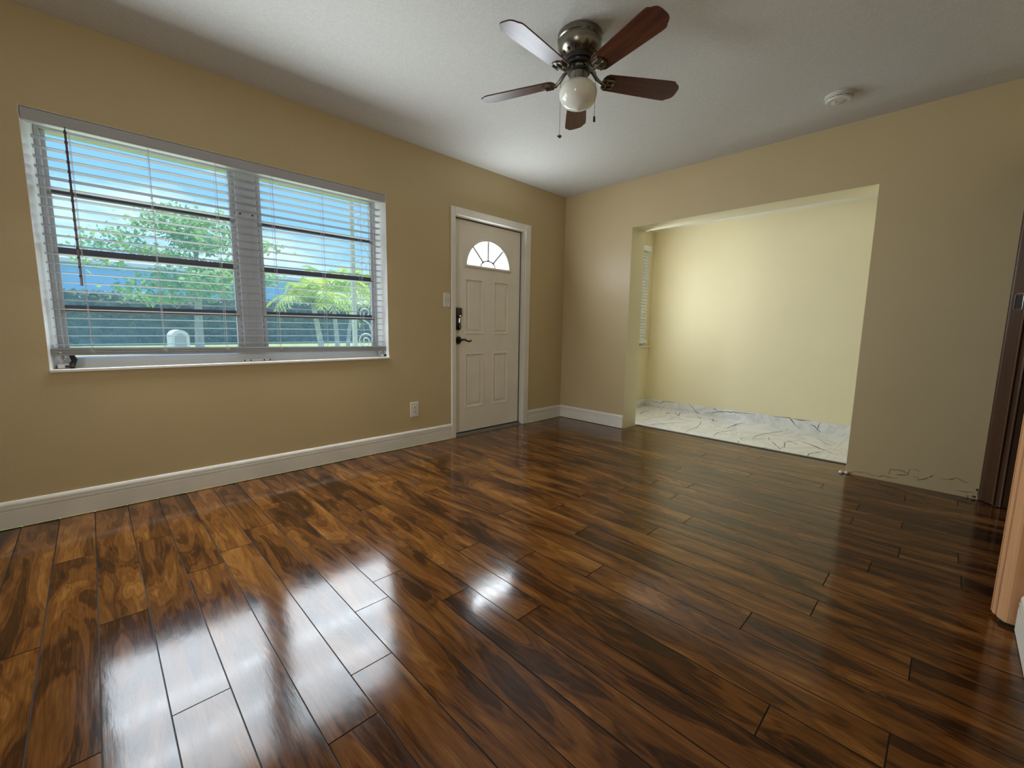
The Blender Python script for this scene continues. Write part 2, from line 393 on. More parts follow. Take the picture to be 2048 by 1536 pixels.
# alcove
AX, AF, AR, AH = 1.50, -0.295, -3.2, 2.315
build('ceiling_alcove', MB().box(0.25, AX+0.15, AR-0.1, AF+0.2, AH, AH+0.12), 'soffit_white', props=ST)
build('wall_alcove_back', MB().box(AX, AX+0.15, AR-0.1, AF+0.2, 0, AH), 'alcove_paint', props=ST)
mb = MB(); holed(mb, 0.25, AX, 0, AH, [(0.38, 1.29, 0.825, 2.05)], lambda a, b, c, d: mb.box(a, b, AF, AF+0.2, c, d))
build('wall_alcove_front', mb, 'alcove_paint', props=ST)
build('wall_alcove_side', MB().box(0.25, AX, AR-0.1, AR, 0, AH), 'alcove_paint', props=ST)
SKV = [[(-0.379,0.091),(-0.413,0.072),(-0.471,0.064),(-0.543,0.062),(-0.565,0.092),(-0.628,0.098),(-0.728,0.094)],[(-0.906,0.101),(-0.975,0.045),(-1.021,0.001),(-1.064,-0.021)],[(-1.124,0.014),(-1.179,0.014),(-1.263,0.059),(-1.366,0.072),(-1.48,0.078),(-1.554,0.083),(-1.667,0.087)],[(-1.207,0.1),(-1.255,0.072)],[(-1.85,0.108),(-1.933,0.111),(-2.019,0.11),(-2.055,0.065),(-2.085,0.021),(-2.13,-0.021)],[(-2.041,0.107),(-2.124,0.108),(-2.211,0.101)],[(-2.3,0.106),(-2.29,0.056),(-2.281,0.019),(-2.308,-0.023)],[(-2.219,0.068),(-2.281,0.019)],]
FLV = [(0.8,[(1.33,-0.235),(1.259,-0.318),(1.268,-0.379)]),(1,[(0.857,-0.576),(1.06,-0.51),(1.243,-0.514)]),(0.6,[(0.57,-0.78),(0.732,-0.777),(0.91,-0.8),(1.053,-0.859)]),(1.2,[(0.343,-0.951),(0.479,-0.98),(0.604,-1.049),(0.703,-1.074),(0.76,-1.107),(0.816,-1.185)]),(1.8,[(1.112,-0.772),(1.279,-0.772)]),(1.4,[(1.299,-0.807),(1.145,-0.936),(1.34,-0.861)]),(0.8,[(0.357,-1.369),(0.523,-1.349),(0.687,-1.352),(0.882,-1.303),(1.07,-1.245)]),(0.8,[(1.31,-1.094),(1.143,-1.209)]),(0.8,[(1.278,-1.241),(1.158,-1.345),(1.344,-1.396)]),(1,[(1.281,-1.285),(1.131,-1.361)]),(1.8,[(0.865,-1.59),(1.002,-1.588),(1.173,-1.589),(1.364,-1.622)]),(1,[(0.4,-1.621),(0.588,-1.6),(0.713,-1.632),(0.835,-1.684)]),(1,[(0.595,-1.918),(0.77,-1.912),(0.923,-1.94),(1.087,-2.0),(1.259,-2.05),(1.361,-2.036)]),(0.8,[(0.589,-1.93),(0.679,-2.008)]),(0.8,[(0.401,-1.849),(0.328,-1.893)]),(0.8,[(0.468,-1.853),(0.556,-1.855)]),(0.8,[(0.78,-2.01),(0.664,-2.051)]),(1,[(0.628,-2.075),(0.466,-2.168),(0.381,-2.215)]),(1,[(0.395,-2.203),(0.477,-2.227),(0.656,-2.18),(0.766,-2.195),(0.85,-2.241)]),(1,[(0.766,-2.195),(0.679,-2.278)]),(2,[(0.838,-2.285),(0.761,-2.376),(0.655,-2.48),(0.602,-2.55)]),(1.2,[(0.29,-2.428),(0.385,-2.425),(0.479,-2.455),(0.601,-2.494)]),(0.8,[(0.284,-1.52),(0.35,-1.548)]),(1,[(0.296,-2.068),(0.338,-2.129)]),(0.7,[(1.128,-2.342),(0.993,-2.421),(0.851,-2.505)]),(0.6,[(0.928,-2.138),(1.08,-2.181),(1.209,-2.251),(1.356,-2.328)]),(0.6,[(1.423,-1.171),(1.506,-1.26),(1.68,-1.37)]),(0.6,[(0.837,-0.949),(1.038,-0.951)]),]
CRK = [[(-2.757,0.015),(-2.785,0.029),(-2.841,0.037),(-2.888,0.027),(-2.925,0.031),(-2.942,0.038),(-2.977,0.038),(-3.008,0.037),(-3.02,0.044)],[(-2.972,0.094),(-2.989,0.096),(-3.041,0.1),(-3.067,0.086),(-3.071,0.116)],[(-3.081,0.118),(-3.109,0.123),(-3.126,0.115)],[(-3.112,0.051),(-3.143,0.068),(-3.17,0.086),(-3.187,0.108)],[(-3.01,0.062),(-3.064,0.079)],[(-3.224,0.095),(-3.259,0.096),(-3.284,0.111),(-3.297,0.123)],[(-3.298,0.115),(-3.325,0.108),(-3.356,0.094)],[(-3.303,0.035),(-3.347,0.04),(-3.383,0.042)],[(-3.093,0.075),(-3.115,0.069),(-3.12,0.059)],[(-2.967,0.054),(-2.972,0.091)]]
def ribbon(mb, pts, w, place, mi):
    """a thin dark vein: flat strip along pts in the plane place(u, v), tapering, slightly jittered"""
    q = []
    for a, b in zip(pts, pts[1:]):
        n = max(2, int(math.hypot(b[0]-a[0], b[1]-a[1])/0.035))
        for k in range(n): t = k/n; q.append((a[0]+(b[0]-a[0])*t, a[1]+(b[1]-a[1])*t))
    q.append(pts[-1]); rnd = random.Random(len(q)*7 + int(pts[0][0]*1000))
    q = [(x+rnd.uniform(-.006, .006), y+rnd.uniform(-.006, .006)) for x, y in q]
    i0 = len(mb.v)
    for k, (x, y) in enumerate(q):
        x2, y2 = q[min(k+1, len(q)-1)]; x1, y1 = q[max(k-1, 0)]; d = math.hypot(x2-x1, y2-y1) or 1
        nx, ny = -(y2-y1)/d, (x2-x1)/d; ww = w*(0.25+0.75*math.sin(PI*min(max(k/max(len(q)-1, 1), .06), .94)))*rnd.uniform(.6, 1.3)
        mb.v += [place(x+nx*ww, y+ny*ww), place(x-nx*ww, y-ny*ww)]
    for k in range(len(q)-1): mb.f.append((i0+2*k, i0+2*k+1, i0+2*k+3, i0+2*k+2)); mb.m.append(mi)
mb = MB()
ty = [AR, -2.552, -1.35, -0.15]
for a, b in zip(ty, ty[1:]):
    for c, d in ((0.286, 0.90), (0.90, AX)): mb.box(c+0.0012, d-0.0012, a+0.0012, b-0.0012, -0.05, 0.0)
mb.box(0.286, AX, AR, -0.15, -0.06, -0.0015, 2)
for w, pts in FLV: ribbon(mb, pts, 0.0042*w, lambda x, y: (x, y, 0.0006), 1)
build('floor_alcove', mb, ['marble_tile', 'vein_black', 'grout'], props=ST)
mb = MB(); js = [AR, -2.777, -2.224, -1.67, -1.118, -0.569, AF-0.012]
for a, b in zip(js, js[1:]): mb.box(AX-0.013, AX, a+0.001, b-0.001, 0.0, 0.100)
mb.box(AX-0.011, AX, AR, AF, 0, 0.099, 2)
mb.box(0.25, 0.79, AF-0.012, AF, 0, 0.1); mb.box(0.792, AX-0.013, AF-0.012, AF, 0, 0.1)
for pts in SKV: ribbon(mb, [(min(y, AF-.02), min(max(z, 0.002), 0.098)) for y, z in pts], 0.0034, lambda y, z: (AX-0.0136, y, z), 1)
build('baseboard_alcove', mb, ['marble_tile', 'vein_black', 'grout'], props=ST)
mb = MB(); mb.box(0.25, 0.272, -2.73, -0.855, -0.02, 0.003, 1); mb.box(0.272, 0.286, -2.73, -0.855, -0.02, 0.006, 0)
build('trim_1', mb, ['threshold_metal', 'strip_dark'], props=ST)
mb = MB(); mb.box(.0008, .2505, -.8545, -.853, 0, 2.043); mb.box(.0008, .2505, -2.732, -2.7305, 0, 2.043); mb.box(.0008, .2505, -2.732, -.853, 2.0415, 2.043)
build('opening_lining', mb, 'alcove_paint', wr)
# peeling paint and cracks along the foot of the right wall
mb = MB()
for pts in CRK:
    P3 = [(-0.0015, y, z) for y, z in pts]
    mb.tube(P3, [0.0008+0.0014*random.random() for _ in P3], 5, 0)
    ribbon(mb, pts, 0.0013, lambda y, z: (-0.0008, y, z-0.003), 1)
for y, z, r in ((-3.393, .061, .007), (-3.399, .036, .005), (-3.386, .013, .007), (-3.378, .014, .005), (-3.357, .009, .004), (-3.397, .05, .004), (-3.400, .022, .004)):
    mb.lathe([(r, 0), (r*0.8, -0.0012)], (0, y, z), 7, 1, 'x')
build('peeling_paint', mb, ['wall_paint', 'slot_black'], wr, 40)
mb = MB()
for k in range(9):
    a = random.uniform(0.006, 0.016); mb.lathe([(a*.6, 0), (a, a*.5), (a*.7, a*1.1), (a*.2, a*1.3)], (-0.012+random.uniform(-.02, .012), -2.735+random.uniform(-.01, .03), 0.0), 7)
build('plaster_crumbs', mb, 'white_paint', wr, 40)
# baseboards
PROF = [(0, 0.005), (0.016, 0.005), (0.016, 0.092), (0.007, 0.0935), (0.007, 0.0985), (0.0155, 0.1000), (0.0155, 0.110), (0.006, 0.1115), (0.006, 0.117), (0.014, 0.1185), (0.013, 0.128), (0.008, 0.137), (0.002, 0.140), (0, 0.140)]
mb = MB()
for a, b in ((XL, -1.5912), (-0.5685, -0.0165)): mb.prism([(-p, z) for p, z in PROF], a, b, 'x')
build('baseboard_front', mb, 'white_paint', props=ST)
mb = MB(); mb.prism([(-p, z) for p, z in PROF], -0.853, 0.0, 'y'); build('baseboard_right', mb, 'white_paint', props=ST)
mb = MB(); mb.prism([(YB+p, z) for p, z in PROF], XL, -1.689, 'x'); build('baseboard_back', mb, 'white_paint', props=ST)
mb = MB(); mb.prism([(XL+p, z) for p, z in PROF], YB, 0.0, 'y'); build('baseboard_left', mb, 'white_paint', props=ST)

# ------------------------------------------------------------------ doorway at the back wall (brown casings)
dw = struct('door_2', (-0.8, YB, 0))
near = [(-1.600, YB), (-1.600, -3.397), (-1.605, -3.393), (-1.6115, -3.394), (-1.6125, -3.405), (-1.6155, -3.405), (-1.6165, -3.396), (-1.622, -3.3955), (-1.629, -3.398), (-1.635, -3.4025), (-1.637, -3.414), (-1.641, -3.414), (-1.643, -3.406), (-1.650, -3.4075), (-1.657, -3.412), (-1.664, -3.417), (-1.672, -3.421), (-1.676, -3.428), (-1.676, YB)]
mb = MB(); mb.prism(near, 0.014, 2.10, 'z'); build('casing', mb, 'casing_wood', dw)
mb = MB(); mb.box(-1.672, -1.60, YB, -3.41, 0.0, 0.014); build('casing_gap_shade', mb, 'slot_black', dw)  # black block drawn as the shaded gap below the casing
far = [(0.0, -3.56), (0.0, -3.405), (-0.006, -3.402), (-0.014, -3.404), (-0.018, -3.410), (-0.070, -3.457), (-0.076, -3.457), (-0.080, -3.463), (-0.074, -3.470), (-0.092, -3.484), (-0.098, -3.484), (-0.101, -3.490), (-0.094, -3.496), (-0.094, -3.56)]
mb = MB(); mb.prism(far, 0.004, 2.10, 'z'); fc = build('casing', mb, 'casing_shaded_wood', dw)
mb = MB()
for x, y, r in ((-0.011, -3.4015, .0028), (-0.0785, -3.4595, .0032), (-0.0995, -3.487, .0018)): mb.tube([(x, y, .004), (x, y, 2.10)], r, 6)
build('casing_bead', mb, 'bead_wood', fc, 50)
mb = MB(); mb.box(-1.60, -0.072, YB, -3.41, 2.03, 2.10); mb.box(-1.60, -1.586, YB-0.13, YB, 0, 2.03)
build('jamb', mb, 'casing_shaded_wood', dw)
# strike plate on the sloping casing face
mb = MB()
def onslope(t, z, o=0.0015):  # t along the slope 0..1
    x = -0.018 + (-0.072+0.018)*t; y = -3.410 + (-3.459+3.410)*t
    return (x - o*0.67, y + o*0.74, z)
loop = []
for cx, cz, a0 in ((0.72, 1.262, 0), (0.40, 1.262, 90), (0.40, 1.188, 180), (0.72, 1.188, 270)):
    for q in range(5):
        a = math.radians(a0 + q*22.5); loop.append(onslope(cx + 0.14*math.cos(a), cz + 0.011*math.sin(a), 0.002))
mb.tube(loop+[loop[0]], 0.0022, 6); build('strike_plate', mb, 'chrome', dw, 40)
mb = MB(); mb.quad([onslope(.30, 1.19, .001), onslope(.84, 1.19, .001), onslope(.84, 1.26, .001), onslope(.30, 1.26, .001)]); build('strike_recess', mb, 'slot_black', dw)

# ------------------------------------------------------------------ front door
d1 = struct('door_1', (-1.1, 0.05, 0))
YD, DX0, DX1, DZ0, DZ1 = 0.05, -1.538, -0.664, 0.028, 2.008
mb = MB()
pan = [(-1.388, -1.160, 0.966, 1.490), (-1.032, -0.820, 0.966, 1.490), (-1.390, -1.158, 0.255, 0.788), (-1.035, -0.820, 0.255, 0.788)]
FX, FZ, FA, FB = -1.101, 1.600, 0.291, 0.272      # fan lite centre, base, half width, height
holed(mb, DX0, DX1, DZ0, DZ1, pan + [(FX-FA, FX+FA, FZ, FZ+FB)], lambda a, b, c, d: mb.box(a, b, YD, YD+0.042, c, d))
for (a, b, c, d) in pan:
    def ring(o, y): return [(a+o, y, c+o), (b-o, y, c+o), (b-o, y, d-o), (a+o, y, d-o)]
    rs = [ring(0, YD), ring(0.004, YD-0.007), ring(0.012, YD-0.007), ring(0.017, YD+0.012), ring(0.026, YD+0.013), ring(0.050, YD+0.0015), ring(0.054, YD+0.001)]
    for p, q in zip(rs, rs[1:]):
        for k in range(4): mb.quad([p[k], p[(k+1)%4], q[(k+1)%4], q[k]])
    mb.quad(rs[-1])
NA = 28
arc = [(FX - FA*math.cos(PI*k/NA), FZ + FB*math.sin(PI*k/NA)) for k in range(NA+1)]
for (xa, za), (xb, zb) in zip(arc, arc[1:]):
    mb.quad([(xa, YD, za), (xb, YD, zb), (xb, YD, FZ+FB), (xa, YD, FZ+FB)])
    mb.quad([(xa, YD+.042, za), (xb, YD+.042, zb), (xb, YD+.042, FZ+FB), (xa, YD+.042, FZ+FB)])
    mb.quad([(xa, YD, za), (xb, YD, zb), (xb, YD+.042, zb), (xa, YD+.042, za)])
leaf = build('door_leaf', mb, 'door_paint', d1, props={'label': 'white four panel door leaf'})
mb = MB()
GI = 0.945
P = [(FX - FA*.968*math.cos(PI*k/NA), YD-0.006, FZ + 0.006 + FB*.955*math.sin(PI*k/NA)) for k in range(NA+1)]
mb.tube(P, 0.0115, 8); mb.tube([(FX-FA-.006, YD-.004, FZ+.004), (FX+FA+.006, YD-.004, FZ+.004)], 0.014, 8)
lf = build('fanlight_frame', mb, 'white_paint', d1, 50)
mb = MB()
def bar(p, q, w):
    d = Vector((q[0]-p[0], 0, q[1]-p[1])).normalized(); n = Vector((-d.z, 0, d.x))*w
    o = [(p[0]+n.x, p[1]+n.z), (q[0]+n.x, q[1]+n.z), (q[0]-n.x, q[1]-n.z), (p[0]-n.x, p[1]-n.z)]; mb.prism(o, YD+.0005, YD+.0115, 'y')
for an in (46, 90, 134):
    a = math.radians(an); c_, s_ = math.cos(a), math.sin(a)
    bar((FX+.088*c_, FZ+.012+.058*s_), (FX+FA*.96*c_, FZ+.006+FB*.94*s_), .0085)
HB = [(FX-.094*math.cos(PI*k/14), FZ+.010+.064*math.sin(PI*k/14)) for k in range(15)]
for p, q in zip(HB, HB[1:]): bar(p, q, .0065)
build('muntin', mb, 'aluminium_white', lf, 50)
mb = MB(); mb.prism([(FX - FA*.97*math.cos(PI*k/NA), FZ + .004 + FB*.97*math.sin(PI*k/NA)) for k in range(NA+1)], YD+0.012, YD+0.018, 'y')
build('fanlight_pane', mb, 'frosted_glass', lf)
# casing and jamb
mb = MB()
def mould(x0, x1, z0, z1): mb.bbox(x0, x1, -0.017, 0.0, z0, z1, 0.005)
mould(-1.591, -1.541, 0, 2.088); mould(-0.649, -0.5688, 0, 2.088); mould(-1.5405, -0.6495, 2.020, 2.088)
build('door_casing', mb, 'white_paint', d1)
mb = MB(); mb.box(-1.5595, -1.541, 0.0005, 0.2, 0, 2.034); mb.box(-0.649, -0.6325, 0.0005, 0.2, 0, 2.034); mb.box(-1.541, -0.649, 0.0005, 0.2, 2.017, 2.034)
mb.box(-1.541, -1.528, YD+.043, YD+.06, 0.02, 2.017); mb.box(-0.662, -0.649, YD+.043, YD+.06, 0.02, 2.017); mb.box(-1.528, -0.662, YD+.043, YD+.06, 2.003, 2.017)
build('jamb', mb, 'white_paint', d1)
mb = MB(); mb.box(-0.6625, -0.6505, YD+.002, YD+.043, 0.02, 2.016); mb.box(-1.538, -0.6505, YD+.002, YD+.043, 2.0085, 2.0165)
build('weatherstrip', mb, 'slot_black', d1)
mb = MB(); mb.prism([(-0.006, 0.0), (0.001, 0.006), (0.03, 0.008), (0.034, 0.017), (0.12, 0.022), (0.2, 0.02), (0.2, 0.0)], -1.5405, -0.6495, 'x'); 
build('threshold', mb, 'threshold_metal', d1)
mb = MB(); mb.box(DX0, DX1, YD+.004, YD+.04, 0.0195, 0.029); build('door_sweep', mb, 'slot_black', d1)
# keypad deadbolt
mb = MB(); mb.bbox(-1.507, -1.442, YD-0.030, YD-0.0005, 1.128, 1.212, 0.006); mb.bbox(-1.505, -1.447, YD-0.020, YD-0.0005, 1.030, 1.129, 0.008)
mb.lathe([(0.030, 0), (0.030, -0.018), (0.024, -0.022)], (-1.476, YD-.0005, 1.036), 24, 0, 'y')
kd = build('deadbolt', mb, 'black_plastic', d1, 40)
mb = MB(); mb.bbox(-1.474, -1.460, YD-.024, YD-.0195, 1.074, 1.118, 0.002); mb.bbox(-1.473, -1.457, YD-.034, YD-.0295, 1.130, 1.143, 0.002); build('deadbolt_badge', mb, 'chrome', kd)
mb = MB(); mb.tube([(-1.476+.033*math.cos(a), YD-.010, 1.036+.031*math.sin(a)) for a in [math.radians(200+14*k) for k in range(11)]], 0.0028, 6); build('deadbolt_rim', mb, 'chrome', kd, 50)
mb = MB(); mb.bbox(-1.481, -1.471, YD-.040, YD-.021, 1.022, 1.050, .003); build('thumb_turn', mb, 'oil_bronze', kd)
mb = MB(); mb.lathe([(0.041, 0), (0.041, -0.005), (0.036, -0.010), (0.020, -0.012), (0.014, -0.020), (0.012, -0.045), (0.011, -0.05)], (-1.476, YD-.0005, 0.912), 28, 0, 'y')
hd = build('lever_handle', mb, 'oil_bronze', d1, 40)
mb = MB(); mb.tube([(-1.476, YD-.045, .912), (-1.455, YD-.047, .918), (-1.43, YD-.048, .920), (-1.40, YD-.047, .907), (-1.378, YD-.046, .901), (-1.358, YD-.046, .904), (-1.345, YD-.046, .911)], [.009, .009, .0085, .008, .0075, .007, .0055], 10); build('lever', mb, 'oil_bronze', hd, 50)
mb = MB(); mb.tube([(-1.476+.037*math.cos(a), YD-.011, .912+.037*math.sin(a)) for a in [2*PI*k/24 for k in range(25)]], 0.0022, 6); build('rose_rim', mb, 'chrome', hd, 50)

# ------------------------------------------------------------------ main window
w1 = struct('window_1', (-3.15, 0.1, 0.79))
WX0, WX1, WZ0, WZ1 = -4.094, -2.207, 0.785, 2.045
mb = MB(); mb.box(WX0, WX1, 0.0, 0.2, 0.770, WZ0); mb.bbox(WX0-.002, WX1+.004, -0.014, 0.0, 0.770, WZ0+.0015, .003); build('sill', mb, 'white_paint', w1)
mb = MB(); mb.box(WX0, WX0+.0015, 0.0005, 0.2, WZ0, WZ1); mb.box(WX1-.0015, WX1, 0.0005, 0.2, WZ0, WZ1); mb.box(WX0, WX1, 0.0005, 0.2, WZ1-.0015, WZ1); build('reveal', mb, 'reveal_white', w1)
def frame_piece(x0, x1, z0, z1, y0=0.115, y1=0.195, mat='aluminium_white', nm='window_frame'):
    q = MB(); q.bbox(x0, x1, y0, y1, z0, z1, .003); return build(nm, q, mat, w1)
for a_, b_ in ((WX0+.0015, -4.058), (WX1-.0015, -2.244)):
    q = MB(); q.prism([(a_, .003), (b_, .115), (b_, .195), (a_, .195)], WZ0, WZ1-.0015, 'z'); build('light_catch_splay', q, 'reveal_white', w1)  # splay shaped so these faces catch the pane lamp
frame_piece(-4.0578, -4.038, WZ0, WZ1-.0015); frame_piece(-2.262, -2.2442, WZ0, WZ1-.0015); frame_piece(-4.038, -2.262, 1.99, WZ1-.0015)
mb = MB(); mb.prism([(0.088, WZ0), (0.094, 0.803), (0.098, 0.803), (0.100, 0.812), (0.104, 0.812), (0.112, 0.836), (0.150, 0.842), (0.195, 0.842), (0.195, WZ0)], -4.04, -2.26, 'x'); build('window_frame', mb, 'white_vinyl', w1)
mb = MB(); mb.bbox(-3.200, -3.082, 0.110, 0.19, 0.842, 1.99, .003); mb.box(-3.212, -3.199, 0.125, .185, .842, 1.99); mb.box(-3.083, -3.070, .125, .185, .842, 1.99)
for x in (-3.165, -3.122): mb.box(x-.0012, x+.0012, 0.1085, .111, .842, 1.99)
mu = build('mullion', mb, 'aluminium_white', w1)
mb = MB()
for k in range(26): 
    for x in (-3.2115, -3.0835): mb.box(x, x+.013, .118, .126, .875+k*.043, .892+k*.043)
build('mullion_clip', mb, 'valance_shaded', mu)
mb = MB()
for x in (-3.178, -3.107):
    for z in (0.87, 1.74): mb.lathe([(.006, 0), (.005, -.003)], (x, .110, z), 10, 0, 'y')
build('mullion_screw', mb, 'slot_black', mu)
ZS = [0.845, 1.098, 1.398, 1.700, 1.988]
for (xa, xb) in ((-4.036, -3.213), (-3.069, -2.264)):
    for i, z in enumerate(ZS[1:-1]):
        q = MB(); q.box(xa, xb, .130, .150, z-.014, z+.020); q.box(xa, xb, .122, .131, z-.018, z-.010); build('sash_rail', q, 'aluminium_shaded', w1)
        q = MB(); q.box(xa, xb, .1205, .1225, z-.017, z-.012); build('sash_highlight_bead', q, 'chrome', w1)
    for z0, z1 in zip(ZS, ZS[1:]):
        q = MB(); q.box(xa, xb, .142, .146, z0+.004, z1-.004); build('glass_pane', q, 'window_glass', w1)
    for x in (xa, xb-.018):
        q = MB(); q.box(x, x+.018, .126, .152, ZS[0], ZS[-1]); build('sash_stile', q, 'aluminium_white', w1)
def crank(x, s):
    q = MB(); q.bbox(x-.022, x+.022, .030, .085, .785, .812, .006); q.tube([(x, .055, .81), (x+s*.012, .045, .845), (x+s*.004, .03, .875)], [.012, .010, .007], 8)
    q.tube([(x+s*.02, .05, .80), (x-s*.02, .05, .85), (x-s*.035, .05, .80)], .007, 6)
    o = build('crank_operator', q, 'aluminium_white', w1, 40)
    g = MB(); g.lathe([(.008, 0), (.006, -.004)], (x+.012, .03, .797), 8, 0, 'y'); g.tube([(x-s*.03, .03, .79), (x-s*.04, .06, .83), (x-s*.028, .06, .87)], [.012, .014, .008], 7); build('operator_grime', g, 'grime_dark', o, 40)
crank(-4.045, -1); crank(-2.243, -1)
q = MB(); q.bbox(-3.22, -3.06, .060, .088, .785, .800, .003); o_ = build('sill_latch', q, 'white_vinyl', w1)
q = MB()
for x in (-3.215, -3.18, -3.10, -3.065): q.lathe([(.005, 0), (.004, -.002)], (x, .060, .793), 8, 0, 'y')
build('latch_screw', q, 'slot_black', o_)

# ------------------------------------------------------------------ blinds
def make_blind(name, label, x0, x1, yc, zt, zb, pitch, n, ladders, wand_x, tilt, rail, side_y, inset=.004, drop=0.0, mats=('slat_shaded', 'rail_shaded', 'valance_shaded')):
    t = thing(name, label, 'window blind', ((x0+x1)/2, yc, zb))
    q = MB(); q.bbox(x0, x1, side_y, side_y+.006, rail[0], rail[1], .0015); va = build('valance', q, mats[2], t)
    q = MB(); q.box(x0+.006, x1-.006, side_y+.008, side_y+.058, rail[1]-.052, rail[1]-.004); build('headrail', q, 'white_vinyl', t)
    a = math.radians(tilt); hw = .025; me = None
    for k in range(n):
        z = zt - k*pitch; q = MB(); P = []
        for s in (-1, -.5, 0, .5, 1):
            dy = s*hw*math.cos(a); dz = s*hw*math.sin(a) + .0022*(1-s*s); P.append((yc+dy, z+dz))
        poly = P + [(y, zz-.0022) for y, zz in reversed(P)]
        q.prism(poly, x0+inset, x1-inset, 'x'); build('slat', q, mats[0], t)
    q = MB(); q.prism([(yc-.026, zb+.003), (yc-.024, zb), (yc+.024, zb), (yc+.026, zb+.003), (yc+.026, zb+.034), (yc+.02, zb+.040), (yc-.02, zb+.040), (yc-.026, zb+.036), (yc-.026, zb+.027), (yc-.0235, zb+.025), (yc-.026, zb+.023), (yc-.026, zb+.014), (yc-.0235, zb+.012), (yc-.026, zb+.010)], x0+.004, x1-.004, 'x')
    q.v = [(x, y, z - drop*(x-x0)/(x1-x0)) for x, y, z in q.v]
    br = build('bottom_rail', q, mats[1], t)
    for x in ladders:
        q = MB()
        for dy in (-.027, .027): q.tube([(x, yc+dy, zb+.02), (x, yc+dy, rail[1]-.02)], .0009, 5)
        q.tube([(x+.004, yc, zb+.02), (x+.004, yc, rail[1]-.02)], .0010, 5)
        q.tube([(x-.014, yc-.028, zb+.024), (x+.006, yc-.029, zb+.020), (x+.014, yc-.028, zb+.026), (x-.004, yc-.029, zb+.012), (x+.012, yc-.028, zb+.009)], .0011, 5)
        build('ladder_cord', q, 'white_vinyl', t)
    if wand_x is not None:
        q = MB(); q.tube([(wand_x, side_y-.008, rail[0]-.012), (wand_x, side_y-.009, rail[0]-.77)], [.0045, .0055], 6)
        for k in range(16): q.lathe([(.0058, 0), (.0068, .006), (.0058, .012)], (wand_x, side_y-.0085, rail[0]-.03-.0465*k), 6)
        q.tube([(wand_x, side_y+.012, rail[0]+.004), (wand_x, side_y-.004, rail[0]+.002), (wand_x, side_y-.008, rail[0]-.012)], .002, 5)
        build('tilt_wand', q, 'wand_brown', t, 50)
    return t
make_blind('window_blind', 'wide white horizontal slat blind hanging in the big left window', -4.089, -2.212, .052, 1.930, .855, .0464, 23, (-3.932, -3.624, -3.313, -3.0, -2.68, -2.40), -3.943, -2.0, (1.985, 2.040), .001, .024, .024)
make_blind('window_blind', 'narrow white slat blind on the cream alcove window by the marble floor', .36, 1.325, AF-.036, 2.010, .862, .0385, 29, (.48, .84, 1.22), None, 58, (2.030, 2.095), AF-.070, .004, 0.0, ('white_vinyl',)*3)

# alcove window
w2 = struct('window_2', (.78, AF, .83))
mb = MB(); mb.bbox(.25, AX-.001, AF-.042, AF+.0, .808, .826, .003); mb.box(.38, 1.29, AF, AF+.2, .815, .826); build('sill', mb, 'alcove_paint', w2)
mb = MB()
for b_ in ((.38, .42, .826, 2.05), (1.25, 1.29, .826, 2.05), (.42, 1.25, 2.01, 2.05), (.42, 1.25, .826, .866), (.42, 1.25, 1.42, 1.46)): mb.box(b_[0], b_[1], AF+.11, AF+.17, b_[2], b_[3])
build('window_frame', mb, 'aluminium_white', w2)
for z0, z1 in ((.866, 1.42), (1.46, 2.01)):
    q = MB(); q.box(.42, 1.25, AF+.138, AF+.142, z0, z1); build('glass_pane', q, 'window_glass', w2)
q = MB(); q.bbox(1.275, 1.315, AF-.040, AF-.012, .826, .850, .006); q.tube([(1.285, AF-.026, .845), (1.305, AF-.03, .875), (1.285, AF-.03, .895)], [.012, .014, .008], 8)
o_ = build('crank_operator', q, 'white_vinyl', w2, 40)
q = MB(); q.tube([(1.322, AF-.025, .83), (1.328, AF-.028, .86), (1.312, AF-.03, .888)], [.006, .007, .005], 6); build('operator_grime', q, 'grime_dark', o_, 40)

# ------------------------------------------------------------------ wall plates
t = thing('light_switch', 'white wall plate with two stacked rocker switches beside the front door', 'light switch', (-1.634, 0, 1.272))
mb = MB(); mb.bbox(-1.672, -1.5965, -.007, 0.0, 1.211, 1.333, .003); build('plate', mb, 'plate_white', t)
for z in (1.249, 1.273):
    mb = MB(); mb.bbox(-1.649, -1.620, -.0085, -.0065, z, z+.0225, .0008); mb.prism([(-.0085, z+.003), (-.013, z+.020), (-.0085, z+.0215)], -1.645, -1.624, 'x'); build('rocker', mb, 'plate_white', t)
mb = MB(); mb.tube([(-1.6505, -.0072, 1.2475), (-1.6505, -.0072, 1.2965), (-1.6185, -.0072, 1.2965), (-1.6185, -.0072, 1.2475), (-1.6505, -.0072, 1.2475)], .0009, 4); mb.box(-1.649, -1.620, -.0082, -.0068, 1.2712, 1.2728); build('rocker_gap', mb, 'slot_black', t)
for z in (1.226, 1.319):
    mb = MB(); mb.lathe([(.0032, 0), (.0026, -.0016)], (-1.634, -.007, z), 10, 0, 'y'); build('screw', mb, 'oil_bronze', t)
t = thing('wall_outlet', 'white duplex power outlet low on the wall between window and door', 'outlet', (-1.980, 0, .323))
mb = MB(); mb.bbox(-2.021, -1.939, -.007, 0.0, .260, .386, .003); build('plate', mb, 'plate_white', t)
for z in (.343, .303):
    mb = MB(); mb.prism([(-1.980+.0175*math.cos(a)*1.0, z+max(-.0135, min(.0135, .0175*math.sin(a)))) for a in [2*PI*k/20 for k in range(20)]], -.0095, -.0065, 'y'); rc = build('receptacle', mb, 'plate_white', t)
    mb = MB(); mb.box(-1.9885, -1.9855, -.0102, -.0094, z-.002, z+.0075); mb.box(-1.9745, -1.9715, -.0102, -.0094, z-.001, z+.0065); mb.lathe([(.003, 0), (.003, -.0007)], (-1.980, -.0094, z-.0075), 10, 0, 'y')
    build('socket_slot', mb, 'slot_black', rc)
